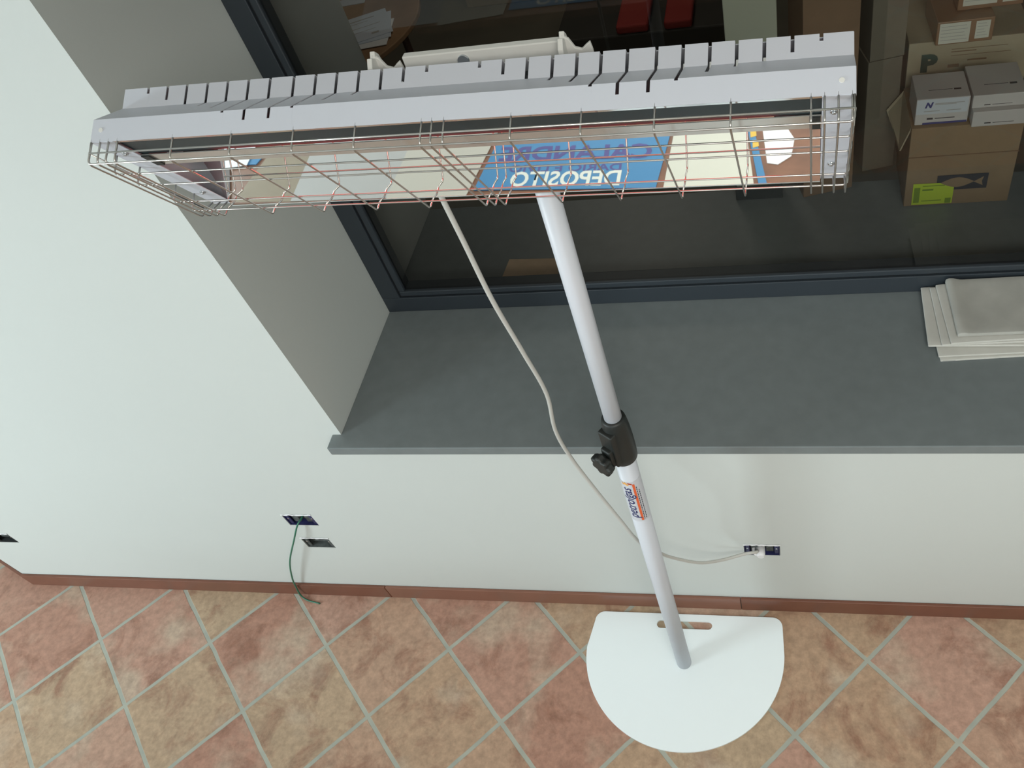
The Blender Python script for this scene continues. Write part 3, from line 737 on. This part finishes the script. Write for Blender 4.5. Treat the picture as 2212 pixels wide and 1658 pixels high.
# box marked P with parcels on top
e, a, b_, h = carton('cardboard_box', 'light cardboard box with large dark letter P behind the white cartons', 2.893, 3.210, 1.02, 1.30, SZ1, 1.395, M_cardl, 0, GB)
e.location.z = SZ1
bm = text_bm('P', .068, bold=.0045)
for v in bm.verts: v.co = Vector((v.co.x*1.15-a+.056, -b_-.0012, v.co.y+h-.066))
new('letter_mark', bm, M_inkg, e)
bm = bmesh.new()
for (x0, x1, z0, z1) in ((-.045,.02,.033,.036),(-.045,.10,.026,.0275),(-.045,.11,.045,.0465),(.0,.05,.060,.065),(-.05,-.02,.072,.082)):
    quad(bm, [(x0,-b_-.0012,h-z0),(x1,-b_-.0012,h-z0),(x1,-b_-.0012,h-z1),(x0,-b_-.0012,h-z1)][::-1])
new('printed_text', bm, M_card2, e)
def parcel(label, x0, x1, y0, y1, z0, z1, rot, labs):
    e, a, b_, h = carton('parcel', label, x0, x1, y0, y1, z0, z1, M_tape, rot, 'taped parcels behind the glass', 'parcel')
    for i, (u0, u1, w0, w1) in enumerate(labs):
        bm = bmesh.new(); quad(bm, [(u0,-b_-.0014,w0),(u1,-b_-.0014,w0),(u1,-b_-.0014,w1),(u0,-b_-.0014,w1)]); lb = new('address_label', bm, M_cream, e)
        bm = bmesh.new(); nl = 5
        for k in range(nl):
            zq = w0 + (w1-w0)*(k+1)/(nl+1); quad(bm, [(u0+.004,-b_-.002,zq),(u1-.006-.004*(k%3),-b_-.002,zq),(u1-.006-.004*(k%3),-b_-.002,zq+.0014),(u0+.004,-b_-.002,zq+.0014)])
        new('print', bm, M_greyp, lb)
parcel('taped parcel with white address labels lying on the box marked P', 2.955, 3.100, 1.00, 1.17, 1.3955, 1.462, .03, [(-.066,.012,.004,.062),(.026,.062,.010,.060)])
parcel('upper taped parcel with white address labels, on the lower one', 3.010, 3.175, 1.05, 1.22, 1.4630, 1.545, .03, [(-.070,.016,.012,.085),(.030,.075,.012,.085)])
# tall box right of the pillar and the darker stack beside it
e, a, b_, h = carton('cardboard_box', 'tall brown cardboard box right of the pillar, partly behind the heater', 2.583, 2.733, .885, 1.03, SZ1, 1.78, M_card2, math.radians(14), GB)
for k, (z0, z1, lab) in enumerate(((SZ1, 1.375, 'lowest dark box of the stack left of the white cartons'), (1.377, 1.560, 'middle dark box of the stack left of the white cartons'), (1.564, 1.76, 'top dark box of the stack left of the white cartons'))):
    e, a, b_, h = carton('cardboard_box', lab, 2.762+.003*k, 2.858+.003*k, .985, 1.16, z0, z1, M_card3, math.radians(13), GB)
# scrap of cardboard lying on the sill just behind the glass
bm = bmesh.new(); poly_extrude(bm, [(1.693,.520),(1.885,.510),(1.862,.648),(1.705,.655)], 0, .004)
for v in bm.verts: v.co -= Vector((1.79,.58,0))
e = empty('cardboard_sheet', 'pale cardboard sheet with brown scribbled word lying behind the glass beside the pole', 'cardboard', (1.79,.58,SZ1+.0002))
new('sheet', bm, mat('pale_cardboard', (.72,.53,.36,1), .8, var=.12, scale=30), e)
bm = text_bm('coffee', .030, shear=-.2, sx=.85)
for v in bm.verts: v.co = Vector((-v.co.x-.002, -v.co.y-.034, .0048))
new('written_word', bm, M_dwood, e)

# table with papers far behind the glass
t = empty('round_table', 'wooden round-edged table with papers in the store room', 'table', (.10, 2.85, 0))
bm = bmesh.new(); ol = [(.56*math.cos(2*math.pi*k/48), .62*math.sin(2*math.pi*k/48)) for k in range(48)]; poly_extrude(bm, ol, .722, .75); bevel(new('table_top', bm, M_woodt, t), .005)
for sx in (-1, 1):
    for sy in (-1, 1):
        bm = bmesh.new(); tube(bm, [(sx*.3, sy*.34, 0), (sx*.3, sy*.34, .722)], .022, 12); new('leg', bm, M_dwood, t)
papers = [('bluish sheet of printed paper, topmost on the store room table', .40, 2.80, .26, .30, .45, M_paperb),
          ('fanned sheet right under the topmost on the store room table', .42, 2.78, .25, .30, .30, M_paperb),
          ('lowest fanned sheet nearest the table edge in the store room', .44, 2.72, .24, .28, .15, M_paperw),
          ('separate sheet farther back on the store room table', .20, 3.14, .16, .08, .1, M_paperb)]
zt = .751
for i, (lab, x, y, wx, dy, rot, mm) in enumerate(papers[::-1]):
    bm = bmesh.new(); box(bm, -wx/2, wx/2, -dy/2, dy/2, 0, .003)
    o = tag(new('paper_sheet', bm, mm), lab, 'paper', 'papers on the store room table'); o.location = (x, y, zt); o.rotation_euler = (0, 0, rot)
    if i == 3:
        bm = bmesh.new()
        for (u0,u1,v0,v1) in ((-.10,.06,.09,.10),(-.10,.02,.06,.065),(-.10,.08,.0,.006),(-.10,.05,-.05,-.045),(.02,.06,-.11,-.09)):
            quad(bm, [(u0,v0,.0036),(u1,v0,.0036),(u1,v1,.0036),(u0,v1,.0036)])
        new('print', bm, M_greyp, o)
    zt += .0034
# low bench with red blocks built for unidentified red shapes, dark cabinet and a grey mat further back
bn = empty('bench', 'dark low bench far behind the glass', 'bench', (1.85, 3.30, 0))
bm = bmesh.new(); box(bm, -.55, .55, -.18, .30, .02, .40); bevel(new('seat_box', bm, mat('bench_dark', (.035,.035,.03,1), .7), bn), .01)
for i, (x, wx) in enumerate(((1.750, .18), (2.005, .155))):
    bm = bmesh.new(); box(bm, -wx/2, wx/2, -.13, .25, 0, .05)
    o = tag(new('red_block', bm, M_red), ('left' if i == 0 else 'right') + ' of the two dull red blocks for unidentified shapes behind the glass', 'red_block', 'red blocks on the bench'); bevel(o, .015, 3); o.location = (x, 3.25, .4005)
bm = bmesh.new(); box(bm, -.30, .30, -.25, .25, 0, .9)
o = tag(new('cabinet', bm, M_tan), 'brownish cabinet standing between table and bench behind the glass', 'cabinet'); bevel(o, .006); o.location = (.62, 4.75, 0)

# ------------------------------------------------------------------ counter behind the viewer (seen mirrored in the reflector)
ct = empty('shop_counter', 'reddish brown wooden counter seen mirrored in the heater reflector', 'counter', (1.1, -2.15, 0))
bm = bmesh.new(); box(bm, -2.2, 2.0, -.52, .42, .762, .80); bevel(new('counter_top', bm, M_wood, ct), .004)
bm = bmesh.new(); box(bm, -2.15, 1.95, -.48, .36, 0, .762); new('counter_body', bm, M_dwood, ct)
ZT = .8005
sg = empty('blue_sign', 'blue board reading DEPOSITO, seen mirrored in the reflector', 'sign', (1.585, -1.965, ZT), (0, 0, math.radians(180)))
bm = bmesh.new(); box(bm, -.365, .365, -.168, .175, 0, .004); bevel(new('board', bm, M_signb, sg), .001)
def sline(body, size, y, m, x=0, shear=0, bold=0, sx=1.0):
    bm = text_bm(body, size, shear=shear, bold=bold, sx=sx)
    for v in bm.verts: v.co.x += x; v.co.y += y; v.co.z = .0046
    new('lettering', bm, m, sg)
sline('CALANDRE', .130, .062, M_signp, 0, .15, .004, .95)
sline('DARIO E LIVIO', .062, -.036, M_signp, .02, .1, .001, 1.15)
sline('DEPOSITO', .130, -.108, M_signw, .0, .12, .003, .74)
def sheet(name, lab, cat, pts, m, z, th=.002, group='papers spread on the counter'):
    cx_ = sum(p[0] for p in pts)/len(pts); cy_ = sum(p[1] for p in pts)/len(pts)
    bm = bmesh.new(); poly_extrude(bm, [(x-cx_, y-cy_) for x, y in pts], 0, th)
    o = tag(new(name, bm, m), lab, cat, group); o.location = (cx_, cy_, z); return o
sheet('paper_sheet', 'large pale grey sheet mirrored left of the blue sign', 'paper', [(.30,-2.30),(.98,-2.34),(.96,-1.76),(.42,-1.74)], M_greyp, ZT)
sheet('paper_sheet', 'cream sheet mirrored directly left of the blue sign', 'paper', [(.80,-2.28),(1.20,-2.30),(1.20,-1.76),(.86,-1.72)], M_sand, ZT+.0022)
sheet('paper_folder', 'cream folder mirrored right of the blue sign', 'folder', [(1.962,-2.20),(2.24,-2.20),(2.31,-1.80),(1.98,-1.78)], M_cream, ZT, .006)
sheet('postcard', 'blue and yellow card mirrored beside the cream folder', 'card', [(2.250,-2.17),(2.275,-2.17),(2.358,-1.80),(2.328,-1.80)], M_signb, ZT, .002)
for k in range(2):
    t_ = k/5; bm = bmesh.new(); quad(bm, [(-.040+.075*t_,-.17+.34*t_,.0026),(-.018+.075*t_,-.17+.34*t_,.0026),(-.012+.075*t_,-.13+.34*t_,.0026)][::1] + [(-.034+.075*t_,-.12+.34*t_,.0026)]); new('yellow_print', bm, M_signy, D.objects['postcard'])
sheet('paper_plate', 'white round-cornered sheet mirrored near the right end of the reflector', 'paper', [(2.305,-2.19),(2.40,-2.17),(2.435,-2.09),(2.43,-1.98),(2.385,-1.93),(2.345,-1.94)], M_paperw, ZT)
sheet('magazine', 'mahogany coloured magazine mirrored at the left end of the reflector', 'magazine', [(-.9,-2.30),(-.20,-2.30),(.12,-1.75),(-.6,-1.70)], M_dwood, ZT, .005)
sheet('paper_sheet', 'small white sheet mirrored beside the mahogany magazine', 'paper', [(-.15,-2.16),(.03,-2.16),(.07,-1.99),(-.03,-1.97)], M_paperw, ZT+.006)
sheet('notepad', 'small blue notepad mirrored in the left part of the reflector', 'notepad', [(.035,-2.10),(.115,-2.10),(.110,-2.00),(.045,-2.00)], M_signb, ZT+.0, .004)
sheet('wrapping_paper', 'olive brown wrapping paper mirrored in the left half of the reflector', 'paper', [(.125,-2.35),(.70,-2.38),(.62,-1.74),(.14,-1.74)], M_tan, ZT-.0004+.0001, .0004)

# ceiling lamp body of the shop
lp = empty('ceiling_lamp', 'flat white ceiling lamp of the room, above the picture', 'lamp', (3.1, -2.3, ZC))
bm = bmesh.new(); box(bm, -.62, .62, -.62, .62, -.06, -.001); new('lamp_body', bm, M_white, lp)
bm = bmesh.new(); box(bm, -.59, .59, -.59, .59, -.066, -.06); new('diffuser', bm, M_lampw, lp)
